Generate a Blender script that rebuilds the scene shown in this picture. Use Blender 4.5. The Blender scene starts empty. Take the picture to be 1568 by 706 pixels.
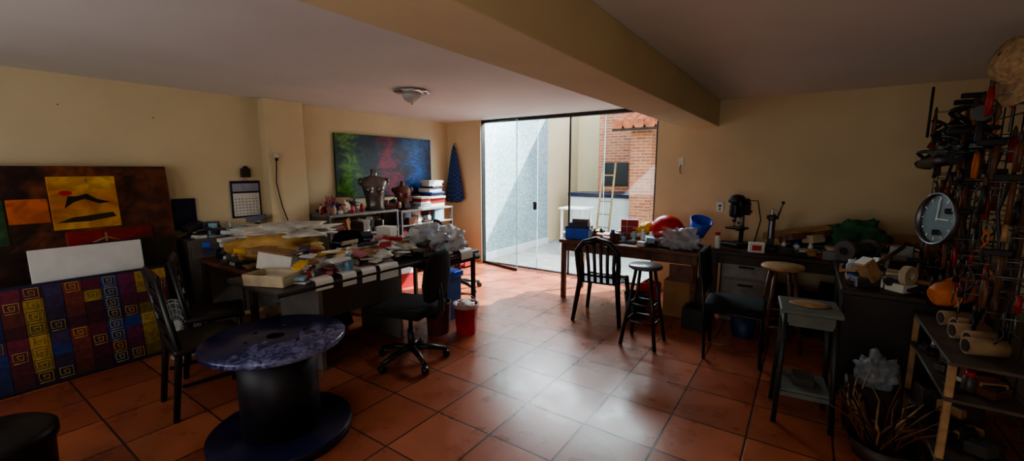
import bpy, bmesh, math, random
from mathutils import Matrix, Vector, Euler, noise
pi=math.pi
H=2.413; YB=5.734; XL=-5.346; XR=1.32; YF=-1.6
# ------------------------------------------------------------ materials
def lin(c):
    return tuple(((v/255)/12.92 if v/255<=.04045 else (((v/255)+.055)/1.055)**2.4) for v in c)
MC={}
def mat(name,c,r=.5,metal=0,var=.18,scale=9,bump=0,c2=None,trans=0,alpha=1,emis=0):
    if name in MC: return MC[name]
    m=bpy.data.materials.new(name); m.use_nodes=True; nt=m.node_tree; b=nt.nodes['Principled BSDF']
    c=lin(c); c2=lin(c2) if c2 else tuple(min(1,v*(1+var)) for v in c); c1=tuple(v*(1-var) for v in c)
    tc=nt.nodes.new('ShaderNodeTexCoord'); n=nt.nodes.new('ShaderNodeTexNoise'); n.inputs['Scale'].default_value=scale; n.inputs['Detail'].default_value=4
    nt.links.new(tc.outputs['Object'],n.inputs['Vector'])
    rp=nt.nodes.new('ShaderNodeValToRGB'); rp.color_ramp.elements[0].position=.35; rp.color_ramp.elements[1].position=.65
    rp.color_ramp.elements[0].color=(*c1,1); rp.color_ramp.elements[1].color=(*c2,1)
    nt.links.new(n.outputs['Fac'],rp.inputs[0]); nt.links.new(rp.outputs[0],b.inputs['Base Color'])
    b.inputs['Roughness'].default_value=r; b.inputs['Metallic'].default_value=metal
    if trans: b.inputs['Transmission Weight'].default_value=trans
    if alpha<1: b.inputs['Alpha'].default_value=alpha
    if bump:
        bp=nt.nodes.new('ShaderNodeBump'); bp.inputs['Strength'].default_value=bump; bp.inputs['Distance'].default_value=.02
        nt.links.new(n.outputs['Fac'],bp.inputs['Height']); nt.links.new(bp.outputs[0],b.inputs['Normal'])
    MC[name]=m; return m
def art(name,axis,stops,ns=3,na=.35,dist=1.5,second=None,rough=.4):
    m=bpy.data.materials.new(name); m.use_nodes=True; nt=m.node_tree; b=nt.nodes['Principled BSDF']; b.inputs['Roughness'].default_value=rough
    tc=nt.nodes.new('ShaderNodeTexCoord'); sp=nt.nodes.new('ShaderNodeSeparateXYZ'); nt.links.new(tc.outputs['Generated'],sp.inputs[0])
    n=nt.nodes.new('ShaderNodeTexNoise'); n.inputs['Scale'].default_value=ns; n.inputs['Detail'].default_value=5; n.inputs['Distortion'].default_value=dist
    nt.links.new(tc.outputs['Generated'],n.inputs['Vector'])
    a=nt.nodes.new('ShaderNodeMath'); a.operation='MULTIPLY_ADD'; a.inputs[1].default_value=na*2; nt.links.new(n.outputs['Fac'],a.inputs[0])
    s=nt.nodes.new('ShaderNodeMath'); s.operation='SUBTRACT'; s.inputs[1].default_value=na; nt.links.new(sp.outputs[axis],s.inputs[0]); nt.links.new(s.outputs[0],a.inputs[2])
    rp=nt.nodes.new('ShaderNodeValToRGB'); cr=rp.color_ramp
    while len(cr.elements)<len(stops): cr.elements.new(.5)
    for e,(p,c) in zip(cr.elements,stops): e.position=p; e.color=(*lin(c),1)
    nt.links.new(a.outputs[0],rp.inputs[0])
    n2=nt.nodes.new('ShaderNodeTexNoise'); n2.inputs['Scale'].default_value=ns*2.3; n2.inputs['Distortion'].default_value=2.5; nt.links.new(tc.outputs['Generated'],n2.inputs['Vector'])
    r2=nt.nodes.new('ShaderNodeValToRGB'); r2.color_ramp.elements[0].position=.4; r2.color_ramp.elements[1].position=.58
    r2.color_ramp.elements[0].color=(.12,.12,.15,1); r2.color_ramp.elements[1].color=(1,1,1,1)
    nt.links.new(n2.outputs['Fac'],r2.inputs[0])
    mx=nt.nodes.new('ShaderNodeMix'); mx.data_type='RGBA'; mx.blend_type='MULTIPLY'; mx.inputs[0].default_value=second if second is not None else .7
    nt.links.new(rp.outputs[0],mx.inputs[6]); nt.links.new(r2.outputs[0],mx.inputs[7]); nt.links.new(mx.outputs[2],b.inputs['Base Color'])
    return m
# ------------------------------------------------------------ builder
class B:
    def __init__(s,name): s.name=name; s.bm=bmesh.new(); s.mats=[]
    def mi(s,m):
        if m not in s.mats: s.mats.append(m)
        return s.mats.index(m)
    def _in(s,t,M,m,smooth):
        k=s.mi(m)
        if M is not None: t.transform(M)
        for f in t.faces: f.material_index=k; f.smooth=smooth
        me=bpy.data.meshes.new('t'); t.to_mesh(me); t.free(); s.bm.from_mesh(me); bpy.data.meshes.remove(me)
        return s
    def box(s,c,sz,m,rot=(0,0,0),bev=.004,seg=1,smooth=False):
        t=bmesh.new(); bmesh.ops.create_cube(t,size=1); bmesh.ops.scale(t,vec=sz,verts=t.verts)
        bev=min(bev,min(sz)*.49)
        if bev>0: bmesh.ops.bevel(t,geom=list(t.edges)+list(t.verts),offset=bev,segments=seg,affect='EDGES',profile=.5,clamp_overlap=True)
        return s._in(t,Matrix.Translation(c)@Euler(rot).to_matrix().to_4x4(),m,smooth or seg>2)
    def bb(s,a,b,m,bev=.004):
        return s.box([(a[i]+b[i])/2 for i in range(3)],[abs(b[i]-a[i]) for i in range(3)],m,bev=bev)
    def cyl(s,p,q,r,m,r2=None,seg=16):
        p=Vector(p);q=Vector(q);d=q-p; t=bmesh.new(); L=max(d.length,1e-5)
        bmesh.ops.create_cone(t,cap_ends=True,segments=seg,radius1=r,radius2=r if r2 is None else r2,depth=L)
        M=Matrix.Translation((p+q)/2)@d.to_track_quat('Z','Y').to_matrix().to_4x4()
        k=s.mi(m); t.transform(M)
        for f in t.faces: f.material_index=k; f.smooth=len(f.verts)==4
        me=bpy.data.meshes.new('t'); t.to_mesh(me); t.free(); s.bm.from_mesh(me); bpy.data.meshes.remove(me); return s
    def sph(s,c,r,m,rot=(0,0,0),seg=20):
        if not hasattr(r,'__len__'): r=(r,r,r)
        t=bmesh.new(); bmesh.ops.create_uvsphere(t,u_segments=seg,v_segments=seg//2+2,radius=1); bmesh.ops.scale(t,vec=r,verts=t.verts)
        return s._in(t,Matrix.Translation(c)@Euler(rot).to_matrix().to_4x4(),m,True)
    def blob(s,c,r,m,amp=.25,f=2.5,seed=0,rot=(0,0,0),sub=4,flat=True):
        t=bmesh.new(); bmesh.ops.create_icosphere(t,subdivisions=sub,radius=1)
        for v in t.verts:
            n=noise.noise(v.co*f+Vector((seed*7.1,seed*3.3,0)))+.5*noise.noise(v.co*f*2.7+Vector((seed,0,seed*5)))
            v.co*=1+amp*n
            if flat and v.co.z<-.75: v.co.z=-.75
        bmesh.ops.scale(t,vec=r,verts=t.verts)
        return s._in(t,Matrix.Translation(c)@Euler(rot).to_matrix().to_4x4(),m,True)
    def rings(s,R,m,cap=True,closed=False,smooth=True):
        k=s.mi(m); bm=s.bm; V=[[bm.verts.new(p) for p in r] for r in R]; n=len(R[0]); N=len(V)
        for i in range(N if closed else N-1):
            a=V[i];b=V[(i+1)%N]
            for j in range(n):
                try:
                    f=bm.faces.new((a[j],a[(j+1)%n],b[(j+1)%n],b[j])); f.material_index=k; f.smooth=smooth
                except ValueError: pass
        if cap and not closed:
            for r in (V[0][::-1],V[-1]):
                try: f=bm.faces.new(r); f.material_index=k
                except ValueError: pass
        return s
    def lathe(s,prof,c,m,seg=32,rot=(0,0,0),cap=True):
        M=Matrix.Translation(c)@Euler(rot).to_matrix().to_4x4()
        return s.rings([[M@Vector((r*math.cos(2*pi*j/seg),r*math.sin(2*pi*j/seg),z)) for j in range(seg)] for r,z in prof],m,cap)
    def loft(s,secs,m,seg=24):
        return s.rings([[Vector((cx+rx*math.cos(2*pi*j/seg),cy+ry*math.sin(2*pi*j/seg),z)) for j in range(seg)] for cx,cy,z,rx,ry in secs],m)
    def tube(s,pts,r,m,seg=8,closed=False):
        P=[Vector(p) for p in pts]; N=len(P); R=[]; up=None
        for i,p in enumerate(P):
            if closed: d=P[(i+1)%N]-P[i-1]
            else: d=P[min(i+1,N-1)]-P[max(i-1,0)]
            d.normalize()
            if up is None: up=d.orthogonal()
            up=(up-d*up.dot(d)).normalized(); w=d.cross(up); rr=r[i] if hasattr(r,'__len__') else r
            R.append([p+up*rr*math.cos(2*pi*j/seg)+w*rr*math.sin(2*pi*j/seg) for j in range(seg)])
        return s.rings(R,m,True,closed)
    def sheet(s,fn,nu,nv,m,thick=0):
        k=s.mi(m); bm=s.bm
        V=[[bm.verts.new(fn(i/nu,j/nv)) for j in range(nv+1)] for i in range(nu+1)]
        for i in range(nu):
            for j in range(nv):
                f=bm.faces.new((V[i][j],V[i+1][j],V[i+1][j+1],V[i][j+1])); f.material_index=k; f.smooth=True
        return s
    def prism(s,poly,h,m,M=None):
        t=bmesh.new(); vs=[t.verts.new((x,y,0)) for x,y in poly]; f=t.faces.new(vs)
        e=bmesh.ops.extrude_face_region(t,geom=[f]); bmesh.ops.translate(t,vec=(0,0,h),verts=[v for v in e['geom'] if isinstance(v,bmesh.types.BMVert)])
        bmesh.ops.recalc_face_normals(t,faces=t.faces)
        return s._in(t,M,m,False)
    def done(s,loc=(0,0,0),rot=(0,0,0)):
        me=bpy.data.meshes.new(s.name); s.bm.to_mesh(me); s.bm.free()
        for m in s.mats: me.materials.append(m)
        o=bpy.data.objects.new(s.name,me); bpy.context.collection.objects.link(o); o.location=loc; o.rotation_euler=rot
        return o
# palette
cream=mat('wall_paint_cream',(212,196,160),.8,var=.04,scale=2,bump=.03)
white_c=mat('ceiling_paint',(214,213,210),.85,var=.03,scale=1.5)
black=mat('black_plastic',(22,22,25),.4); blackw=mat('black_wood',(26,22,22),.35,var=.3); blackf=mat('black_fabric',(20,20,22),.95,bump=.1,scale=60)
chrome=mat('chrome',(200,200,205),.2,1,var=.05); steel=mat('dull_steel',(120,122,125),.4,.9); iron=mat('dark_iron',(48,48,50),.45,.6)
grey=mat('grey_laminate',(120,118,114),.5,var=.08); greyd=mat('dark_grey_laminate',(58,56,56),.4,var=.12); brownw=mat('brown_wood',(96,60,38),.5,var=.35,scale=14)
lightw=mat('light_wood',(160,126,88),.6,var=.25,scale=14); darkw=mat('dark_wood',(48,32,24),.5,var=.3); white=mat('white_plastic',(215,215,212),.4,var=.04)
paper=mat('paper_white',(214,212,204),.8,var=.06); card=mat('cardboard',(150,112,74),.85,var=.1); red=mat('red_plastic',(185,24,22),.35); redb=mat('red_paint',(150,28,28),.5)
blue=mat('blue_plastic',(25,80,200),.35); navy=mat('navy_paint',(24,26,62),.3,var=.3); yellow=mat('yellow_plastic',(224,176,50),.5); green=mat('green_cloth',(48,92,62),.9,bump=.4)
orange=mat('orange_clay',(190,106,50),.6); beige=mat('beige_plastic',(186,170,142),.5); greyg=mat('grey_green_paint',(92,98,92),.6,var=.2); clearb=mat('clear_bag',(200,206,210),.15,var=.1,alpha=.5,bump=.6,scale=14)
pink=mat('pink_paper',(180,110,120),.7); skyb=mat('pale_blue_plastic',(150,185,205),.4); leather=mat('brown_leather',(92,48,34),.5)
# ------------------------------------------------------------ room shell
fl=bpy.data.materials.new('terracotta_tiles'); fl.use_nodes=True; nt=fl.node_tree; b=nt.nodes['Principled BSDF']
g=nt.nodes.new('ShaderNodeNewGeometry'); mp=nt.nodes.new('ShaderNodeMapping'); mp.inputs['Location'].default_value=(1.475+.43*20,-2.33+.43*20,0)
nt.links.new(g.outputs['Position'],mp.inputs[0])
br=nt.nodes.new('ShaderNodeTexBrick'); br.offset=0; br.squash=1
for k,v in (('Scale',1),('Brick Width',.43),('Row Height',.43),('Mortar Size',.007),('Mortar Smooth',.3),('Bias',0)): br.inputs[k].default_value=v
br.inputs['Color1'].default_value=(*lin((180,106,76)),1); br.inputs['Color2'].default_value=(*lin((150,82,58)),1); br.inputs['Mortar'].default_value=(*lin((74,54,46)),1)
nt.links.new(mp.outputs[0],br.inputs['Vector'])
n=nt.nodes.new('ShaderNodeTexNoise'); n.inputs['Scale'].default_value=5; n.inputs['Detail'].default_value=6; nt.links.new(g.outputs['Position'],n.inputs['Vector'])
rp=nt.nodes.new('ShaderNodeValToRGB'); rp.color_ramp.elements[0].position=.25; rp.color_ramp.elements[1].position=.75; rp.color_ramp.elements[0].color=(.55,.48,.46,1); rp.color_ramp.elements[1].color=(1,1,1,1)
nt.links.new(n.outputs['Fac'],rp.inputs[0])
mx=nt.nodes.new('ShaderNodeMix'); mx.data_type='RGBA'; mx.blend_type='MULTIPLY'; mx.inputs[0].default_value=.65
nt.links.new(br.outputs['Color'],mx.inputs[6]); nt.links.new(rp.outputs[0],mx.inputs[7]); nt.links.new(mx.outputs[2],b.inputs['Base Color'])
mr=nt.nodes.new('ShaderNodeMapRange'); mr.inputs[3].default_value=.2; mr.inputs[4].default_value=.38; nt.links.new(n.outputs['Fac'],mr.inputs[0]); nt.links.new(mr.outputs[0],b.inputs['Roughness'])
bp=nt.nodes.new('ShaderNodeBump'); bp.inputs['Strength'].default_value=.5; bp.inputs['Distance'].default_value=.004; bp.invert=True
nt.links.new(br.outputs['Fac'],bp.inputs['Height']); nt.links.new(bp.outputs[0],b.inputs['Normal'])
B('floor').bb((XL-.12,YF-.12,-.1),(XR+.12,YB+.12,0),fl,0).done()
B('ceiling').bb((XL-.12,YF-.12,H),(XR+.12,YB+.12,H+.15),white_c,0).done()
B('wall_left').bb((XL-.12,YF-.12,0),(XL,YB+.12,H),cream,0).done()
B('wall_right').bb((XR,YF-.12,0),(XR+.12,YB+.12,H),cream,0).done()
B('wall_front').bb((XL,YF-.12,0),(XR,YF,H),cream,0).done()
DX0,DX1=-4.59,-1.65
B('wall_back').bb((XL,YB,0),(DX0,YB+.12,H),cream,0).bb((DX1,YB,0),(XR,YB+.12,H),cream,0).done()
B('trim_column').bb((XL,2.54,0),(-5.2,3.0,H),cream,.004).done()
B('trim_ceiling_beam').bb((-1.328,YF,H-.304),(-.935,YB,H),cream,.004).done()
# sliding glass door
gl=bpy.data.materials.new('door_glass'); gl.use_nodes=True; nt=gl.node_tree; nt.nodes.remove(nt.nodes['Principled BSDF'])
tr=nt.nodes.new('ShaderNodeBsdfTransparent'); tr.inputs[0].default_value=(.93,.965,.96,1); gs=nt.nodes.new('ShaderNodeBsdfGlossy'); gs.inputs['Roughness'].default_value=.02
lw=nt.nodes.new('ShaderNodeLayerWeight'); pw=nt.nodes.new('ShaderNodeMath'); pw.operation='POWER'; pw.inputs[1].default_value=5; nt.links.new(lw.outputs['Facing'],pw.inputs[0])
ma=nt.nodes.new('ShaderNodeMath'); ma.operation='MULTIPLY_ADD'; ma.inputs[1].default_value=.6; ma.inputs[2].default_value=.03; nt.links.new(pw.outputs[0],ma.inputs[0]); ms=nt.nodes.new('ShaderNodeMixShader')
nt.links.new(ma.outputs[0],ms.inputs[0]); nt.links.new(tr.outputs[0],ms.inputs[1]); nt.links.new(gs.outputs[0],ms.inputs[2]); nt.links.new(ms.outputs[0],nt.nodes['Material Output'].inputs[0])
B('window_1').bb((DX0,YB+.02,H-.05),(DX1,YB+.1,H),black).bb((DX1-.025,YB+.02,0),(DX1,YB+.1,H-.05),black).bb((DX0,YB+.02,0),(DX0+.02,YB+.1,H-.05),black)\
 .bb((-2.945,YB+.03,0.01),(-2.92,YB+.06,H-.05),black).bb((DX0,YB+.03,0),(DX1,YB+.09,.012),iron,0)\
 .bb((-2.92,YB+.04,.012),(DX1-.03,YB+.048,H-.05),gl,0).bb((-2.41,YB+.075,.012),(DX1-.03,YB+.083,H-.05),gl,0).bb((-2.415,YB+.072,.012),(-2.405,YB+.086,H-.05),skyb,0).done()
B('door_1').bb((-4.3,YB+.055,.012),(-3.5,YB+.063,H-.05),gl,0).bb((-3.505,YB+.05,.012),(-3.5,YB+.066,H-.05),skyb,0).box((-3.54,YB+.05,1.03),(.05,.05,.13),black,bev=.01).done()
a=math.atan2(-.2,.85)
B('door_2').bb((0,-.005,.03),(.87,.005,H-.06),gl,0).bb((0,-.012,.0),(.87,.012,.035),black).bb((.865,-.007,.03),(.872,.007,H-.06),skyb,0).bb((0,-.01,.03),(.012,.01,H-.06),black,0).done((-4.55,YB-.02,.003),(0,0,a))
# ------------------------------------------------------------ patio outside
stucco=mat('speckled_stucco',(150,168,172),.95,var=.4,scale=45,bump=.5); patc=mat('patio_stone',(150,148,142),.9,var=.15,scale=6)
bk=bpy.data.materials.new('clay_bricks'); bk.use_nodes=True; nt=bk.node_tree; b=nt.nodes['Principled BSDF']; b.inputs['Roughness'].default_value=.9
tc=nt.nodes.new('ShaderNodeTexCoord'); sp=nt.nodes.new('ShaderNodeSeparateXYZ'); cb=nt.nodes.new('ShaderNodeCombineXYZ'); ad=nt.nodes.new('ShaderNodeMath')
nt.links.new(tc.outputs['Object'],sp.inputs[0]); nt.links.new(sp.outputs[0],ad.inputs[0]); nt.links.new(sp.outputs[1],ad.inputs[1]); nt.links.new(ad.outputs[0],cb.inputs[0]); nt.links.new(sp.outputs[2],cb.inputs[1])
bt=nt.nodes.new('ShaderNodeTexBrick'); nt.links.new(cb.outputs[0],bt.inputs['Vector'])
for k,v in (('Scale',1),('Brick Width',.2),('Row Height',.06),('Mortar Size',.006)): bt.inputs[k].default_value=v
bt.inputs['Color1'].default_value=(*lin((196,120,86)),1); bt.inputs['Color2'].default_value=(*lin((168,94,68)),1); bt.inputs['Mortar'].default_value=(*lin((190,168,148)),1)
nt.links.new(bt.outputs['Color'],b.inputs['Base Color'])
B('patio_ground').bb((-5.2,YB+.12,-.12),(2.5,10.2,-.02),patc,0).done()
B('patio_side_wall').bb((-4.95,YB+.12,-.02),(-4.7,8.2,3.2),stucco,0).bb((-4.95,8.2,-.02),(-4.75,10,3.2),cream,0).bb((-4.7,YB+.14,-.02),(-4.66,8.2,.1),white,0).done()
B('patio_back_wall').bb((-4.75,9.8,-.02),(2.5,10,4.6),cream,0).done()
B('brick_pillar').bb((-2.9,8.3,-.02),(-2.5,8.7,2.45),bk,.005).done()
B('brick_barbecue').bb((-3.95,9.2,1.1),(-3.1,9.75,3.2),bk,.01).bb((-3.1,9.35,-.02),(-1.2,9.75,1.9),bk,.01).bb((-3.8,9.15,1.25),(-3.25,9.22,1.75),black,.01).done()
B('barbecue_counter').bb((-4.3,8.5,-.02),(-2.95,9.15,1.02),white,.01).bb((-4.33,8.45,1.02),(-2.93,9.18,1.1),navy,.01).done()
o=B('clay_tile_roof'); tl=mat('roof_clay',(178,98,66),.9,var=.3)
for i in range(18):
    x=-3.0+i*.2; o.tube([(x,7.8,2.42),(x,8.8,2.76),(x,9.75,3.09)],.1,tl,8)
o.box((-1.3,8.78,2.66),(3.6,2.06,.04),darkw,(math.atan2(.67,1.95),0,0)); o.done()
o=B('wooden_ladder')
for dx in (-.13,.13): o.tube([(dx,0,0),(dx,.35,1.75)],.022,lightw)
for i in range(6): z=.2+i*.26; o.tube([(-.13,.35*z/1.75,z),(.13,.35*z/1.75,z)],.014,lightw)
o.done((-3.35,8.02,-.02))
o=B('white_patio_table').box((0,0,.9),(.5,.5,.03),white)
for dx in (-.2,.2):
    for dy in (-.2,.2): o.box((dx,dy,.44),(.04,.04,.9),white)
o.box((0,0,.45),(.42,.42,.02),white).done((-3.55,7.3,-.02))
# ------------------------------------------------------------ furniture builders
def swivel(name,loc,rz,seatw=.46,backh=.42):
    o=B(name)
    for i in range(5):
        A=i*2*pi/5; c,s_=math.cos(A),math.sin(A)
        o.tube([(0,0,.12),(c*.15,s_*.15,.11),(c*.29,s_*.29,.075)],[.03,.025,.018],black)
        o.cyl((c*.29-s_*.022,s_*.29+c*.022,.03),(c*.29+s_*.022,s_*.29-c*.022,.03),.03,black); o.cyl((c*.29,s_*.29,.03),(c*.29,s_*.29,.08),.01,black)
    o.cyl((0,0,.1),(0,0,.28),.028,black).cyl((0,0,.27),(0,0,.42),.018,iron).box((0,0,.42),(.2,.18,.04),black)
    o.box((0,0,.475),(seatw,seatw,.08),blackf,bev=.039,seg=5)
    o.blob((0,0,.49),(seatw*.51,seatw*.52,.055),blackf,.04)
    o.tube([(-.08,0,.42),(-.24,0,.41),(-.30,0,.48),(-.29,0,.62),(-.27,0,.75)],.022,black)
    o.loft([(-.25,0,.56,.02,.12),(-.255,0,.6,.032,.19),(-.26,0,.72,.04,.215),(-.27,0,.84,.04,.2),(-.285,0,.93,.032,.15),(-.29,0,.96,.015,.08)],blackf)
    o.done(loc,(0,0,rz))
def ladderchair(name,loc,rz,m,sh=.45,bh=.95,w=.42):
    o=B(name); h=w/2
    for dy in (-h+.02,h-.02):
        o.tube([(h-.02,dy,0),(h-.03,dy,sh)],[.016,.022],m); o.tube([(-h-.03,dy,0),(-h+.02,dy,sh),(-h-.05,dy,bh)],[.018,.022,.018],m)
        o.box((0,dy,.22),(w-.04,.018,.025),m)
    o.box((0,0,sh),(w+.02,w+.02,.045),m,bev=.018,seg=3)
    o.box((h-.03,0,.25),(.02,w-.06,.025),m)
    for k in range(4): z=sh+.12+k*.115; o.box((-h+.01-.06*(z-sh)/(bh-sh),0,z),(.018,w-.04,.06),m,(0,-.12,0))
    o.box((-h-.04,0,bh-.02),(.025,w,.07),m,(0,-.12,0),.01)
    o.done(loc,(0,0,rz))
def stool(name,loc,h,r,m,ms,spread=.17,rz=0):
    o=B(name); o.lathe([(0.01,h-.035),(r*.9,h-.035),(r,h-.025),(r,h-.008),(r*.94,h),(.01,h)],(0,0,0),ms)
    for i in range(4):
        A=pi/4+i*pi/2; c,s_=math.cos(A),math.sin(A); o.cyl((c*spread*1.3,s_*spread*1.3,0),(c*r*.6,s_*r*.6,h-.03),.017,m,.015)
    for z in (.22,.38):
        k=(spread*1.3*(1-z/h)+r*.6*z/h)
        P=[(k*math.cos(pi/4+i*pi/2),k*math.sin(pi/4+i*pi/2),z) for i in range(4)]
        for i in range(4): o.cyl(P[i],P[(i+1)%4],.01,m)
    return o.done(loc,(0,0,rz))
def tablef(name,x0,x1,y0,y1,h,mt,ml,leg=.05,th=.035,apron=.08):
    o=B(name); o.bb((x0,y0,h-th),(x1,y1,h),mt,.006)
    for x in (x0+.05,x1-.05):
        for y in (y0+.05,y1-.05): o.box((x,y,(h-th)/2),(leg,leg,h-th),ml)
    if apron:
        for y in (y0+.05,y1-.05): o.bb((x0+.05,y-.012,h-th-apron),(x1-.05,y+.012,h-th),ml)
        for x in (x0+.05,x1-.05): o.bb((x-.012,y0+.05,h-th-apron),(x+.012,y1-.05,h-th),ml)
    return o.done()
PAL=[paper,paper,white,beige,card,redb,blue,greyd,yellow,pink,skyb,lightw,navy,greyd,steel]
def pots(o,x0,x1,y0,y1,z,n,seed,pal,rm=.035,hm=.16):
    R=random.Random(seed)
    for i in range(n):
        x=R.uniform(x0,x1);y=R.uniform(y0,y1);r=R.uniform(.015,rm);h=R.uniform(.05,hm);m=R.choice(pal)
        o.lathe([(r*.9,0),(r,.006),(r,h*.75),(r*.6,h*.85),(r*.6,h),(.004,h)],(x,y,z),m,14)
        if i%2: o.cyl((x,y,z+h*.84),(x,y,z+h+.008),r*.66,R.choice([black,white,red,blue]),seg=12)
def heap(name,x0,x1,y0,y1,z,n,seed,smax=.22,hmax=.05,pal=PAL,top=.12,np=0,ppal=None,pm=.15,blobs=0,bpal=None,bs=.1,drape=0):
    R=random.Random(seed); o=B(name)
    for i in range(n):
        sx=R.uniform(.06,smax);sy=R.uniform(.05,smax*.8);sz=R.uniform(.008,hmax)
        hz=R.uniform(0,1)**1.6*top; hz=0 if i<n//2 else hz
        o.box((R.uniform(x0+sx/2,x1-sx/2),R.uniform(y0+sy/2,y1-sy/2),z+hz+sz/2+.001),(sx,sy,sz),R.choice(pal),(R.uniform(-.2,.2)*(hz>0),R.uniform(-.2,.2)*(hz>0),R.uniform(0,3)),.003)
    if np: pots(o,x0+.04,x1-.04,y0+.04,y1-.04,z+.003,np,seed+1,ppal or pal,.036,pm)
    for i in range(blobs):
        s=R.uniform(.6,1)*bs; o.blob((R.uniform(x0+bs,x1-bs),R.uniform(y0+bs,y1-bs),z+s*.5),(s,s*R.uniform(.6,1),s*.65),R.choice(bpal),.4,2.6,seed+i,sub=3)
    for i in range(drape):
        y=R.uniform(y0+.1,y1-.1); w=R.uniform(.06,.11); L=R.uniform(.06,.14); k=R.uniform(-.1,.1)
        def fn(u,v,y=y,w=w,L=L,k=k):
            t=v*(.16+L)
            if t<.16: return Vector((x1-.06+t*.8 if t<.1 else x1+.02+(t-.1)*.3,y+(u-.5)*w*2+k*t,z+.035-max(0,t-.1)*.3))
            return Vector((x1+.04,y+(u-.5)*w*2+k*t,z+.017-(t-.16)))
        o.sheet(fn,3,8,R.choice([paper,white,beige]))
    return o.done()
def boxstack(name,items,loc,rz=0):
    o=B(name); z=0
    for i,(sx,sy,sz,m) in enumerate(items): o.box((((i*37)%5-2)*.008,((i*53)%5-2)*.008,z+sz/2),(sx,sy,sz),m,(0,0,((i*29)%7-3)*.04),.004); z+=sz
    return o.done(loc,(0,0,rz))
def jar(name,loc,r,h,m,lid=None):
    o=B(name).lathe([(r*.9,0),(r,.01),(r,h*.8),(r*.75,h*.88),(r*.75,h),(.005,h)],(0,0,0),m,20)
    if lid: o.cyl((0,0,h*.88),(0,0,h+.012),r*.8,lid)
    return o.done(loc)
# ------------------------------------------------------------ spool table
spl=art('spool_paint',0,[(0,(20,22,58)),(.52,(28,30,72)),(.64,(36,38,86)),(.74,(104,108,150)),(.83,(42,44,92)),(1,(124,128,170))],7,.45,2,.35,.25)
o=B('cable_spool_table'); R_=.385
o.lathe([(.05,.585),(R_-.01,.585),(R_,.592),(R_,.618),(R_-.008,.625),(.05,.625)],(0,0,0),spl,64,cap=False)
o.lathe([(.05,.625),(.05,.585)],(0,0,0),black,24,cap=False); o.cyl((0,0,.50),(0,0,.58),.055,black)
o.lathe([(.01,.0),(R_+.01,.0),(R_+.01,.055),(R_,.06),(.01,.06)],(0,0,0),mat('spool_base',(22,24,56),.3,var=.4),64)
o.lathe([(.215,.06),(.215,.585)],(0,0,0),mat('spool_core',(18,17,30),.5),40)
for i in range(6): A=i*pi/3+.3; o.cyl((.16*math.cos(A),.16*math.sin(A),.625),(.16*math.cos(A),.16*math.sin(A),.631),.012,iron)
o.done((-2.53,1.2,0))
# ------------------------------------------------------------ chairs
swivel('office_swivel_chair',(-2.64,2.34,0),pi+.25)
swivel('office_swivel_chair',(-4.2,2.95,0),pi*.75)
swivel('office_swivel_chair',(-3.75,4.2,0),pi*.35,.46)
ladderchair('black_dining_chair',(-3.36,1.13,0),1.45,blackw)
ladderchair('black_dining_chair',(-3.92,1.40,0),1.2,blackw,bh=.92,w=.38)
# monobloc chair (back towards camera)
o=B('plastic_slat_chair'); w=.43
o.sheet(lambda u,v:Vector(((u-.5)*w,(v-.5)*.42,.43-.02*math.sin(pi*u)*math.sin(pi*v)+.0)),8,8,black)
o.box((0,0,.42),(w,.42,.02),black,bev=.009)
for sx in (-1,1):
    o.tube([(sx*.25,.24,0),(sx*.2,.2,.43)],[.02,.028],black); o.tube([(sx*.25,-.27,0),(sx*.2,-.2,.43),(sx*.215,-.24,.62),(sx*.215,-.28,.76),(sx*.13,-.3,.86),(0,-.305,.89)],[.02,.03,.026,.028,.032,.036],black)
for i in range(6):
    x=(-2.5+i)*.066; zt=.87-abs(x)*.35; o.tube([(x,-.2,.43),(x,-.235,.6),(x*1.1,-.285,zt)],.018,black)
o.tube([(-.2,-.2,.5),(0,-.215,.5),(.2,-.2,.5)],.015,black)
o.done((-1.75,4.30,0),(0,0,.12))
stool('round_bar_stool',(-1.16,3.84,0),.74,.15,blackw,mat('stool_seat_grey',(70,76,84),.3))
stool('round_wooden_stool',(-.12,4.42,0),.76,.17,brownw,lightw,.16,.3)
# black visitor chair (side-on, faces +x)
o=B('black_visitor_chair')
for sy in (-.2,.2): o.tube([(-.2,sy,0),(-.22,sy,.42),(-.27,sy,.9)],.014,black); o.tube([(.22,sy,0),(.2,sy,.42),(-.22,sy,.42)],.014,black)
o.box((0,0,.455),(.46,.44,.07),blackf,bev=.034,seg=4); o.box((-.25,0,.74),(.06,.42,.36),blackf,(0,-.1,0),.029,4)
o.done((-.43,4.0,0),(0,0,.05))
# grey green square stool
o=B('grey_workshop_stool')
o.box((0,0,.735),(.32,.32,.03),greyg,bev=.006)
for sx in (-1,1):
    for sy in (-1,1): o.tube([(sx*.15,sy*.16,0),(sx*.125,sy*.125,.72)],.02,mat('stool_leg_dark',(34,38,36),.5),4)
for sy in (-1,1): o.box((0,sy*.132,.68),(.25,.02,.08),greyg); o.box((0,sy*.15,.2),(.27,.02,.03),greyg)
for sx in (-1,1): o.box((sx*.13,0,.68),(.02,.25,.08),greyg)
o.box((0,0,.225),(.27,.3,.02),greyg,bev=.003)
o.sph((0,0,.755),(.11,.07,.015),lightw).box((0,0,.26),(.12,.14,.05),greyd); o.done((.07,3.22,0),(0,0,.1))
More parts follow.
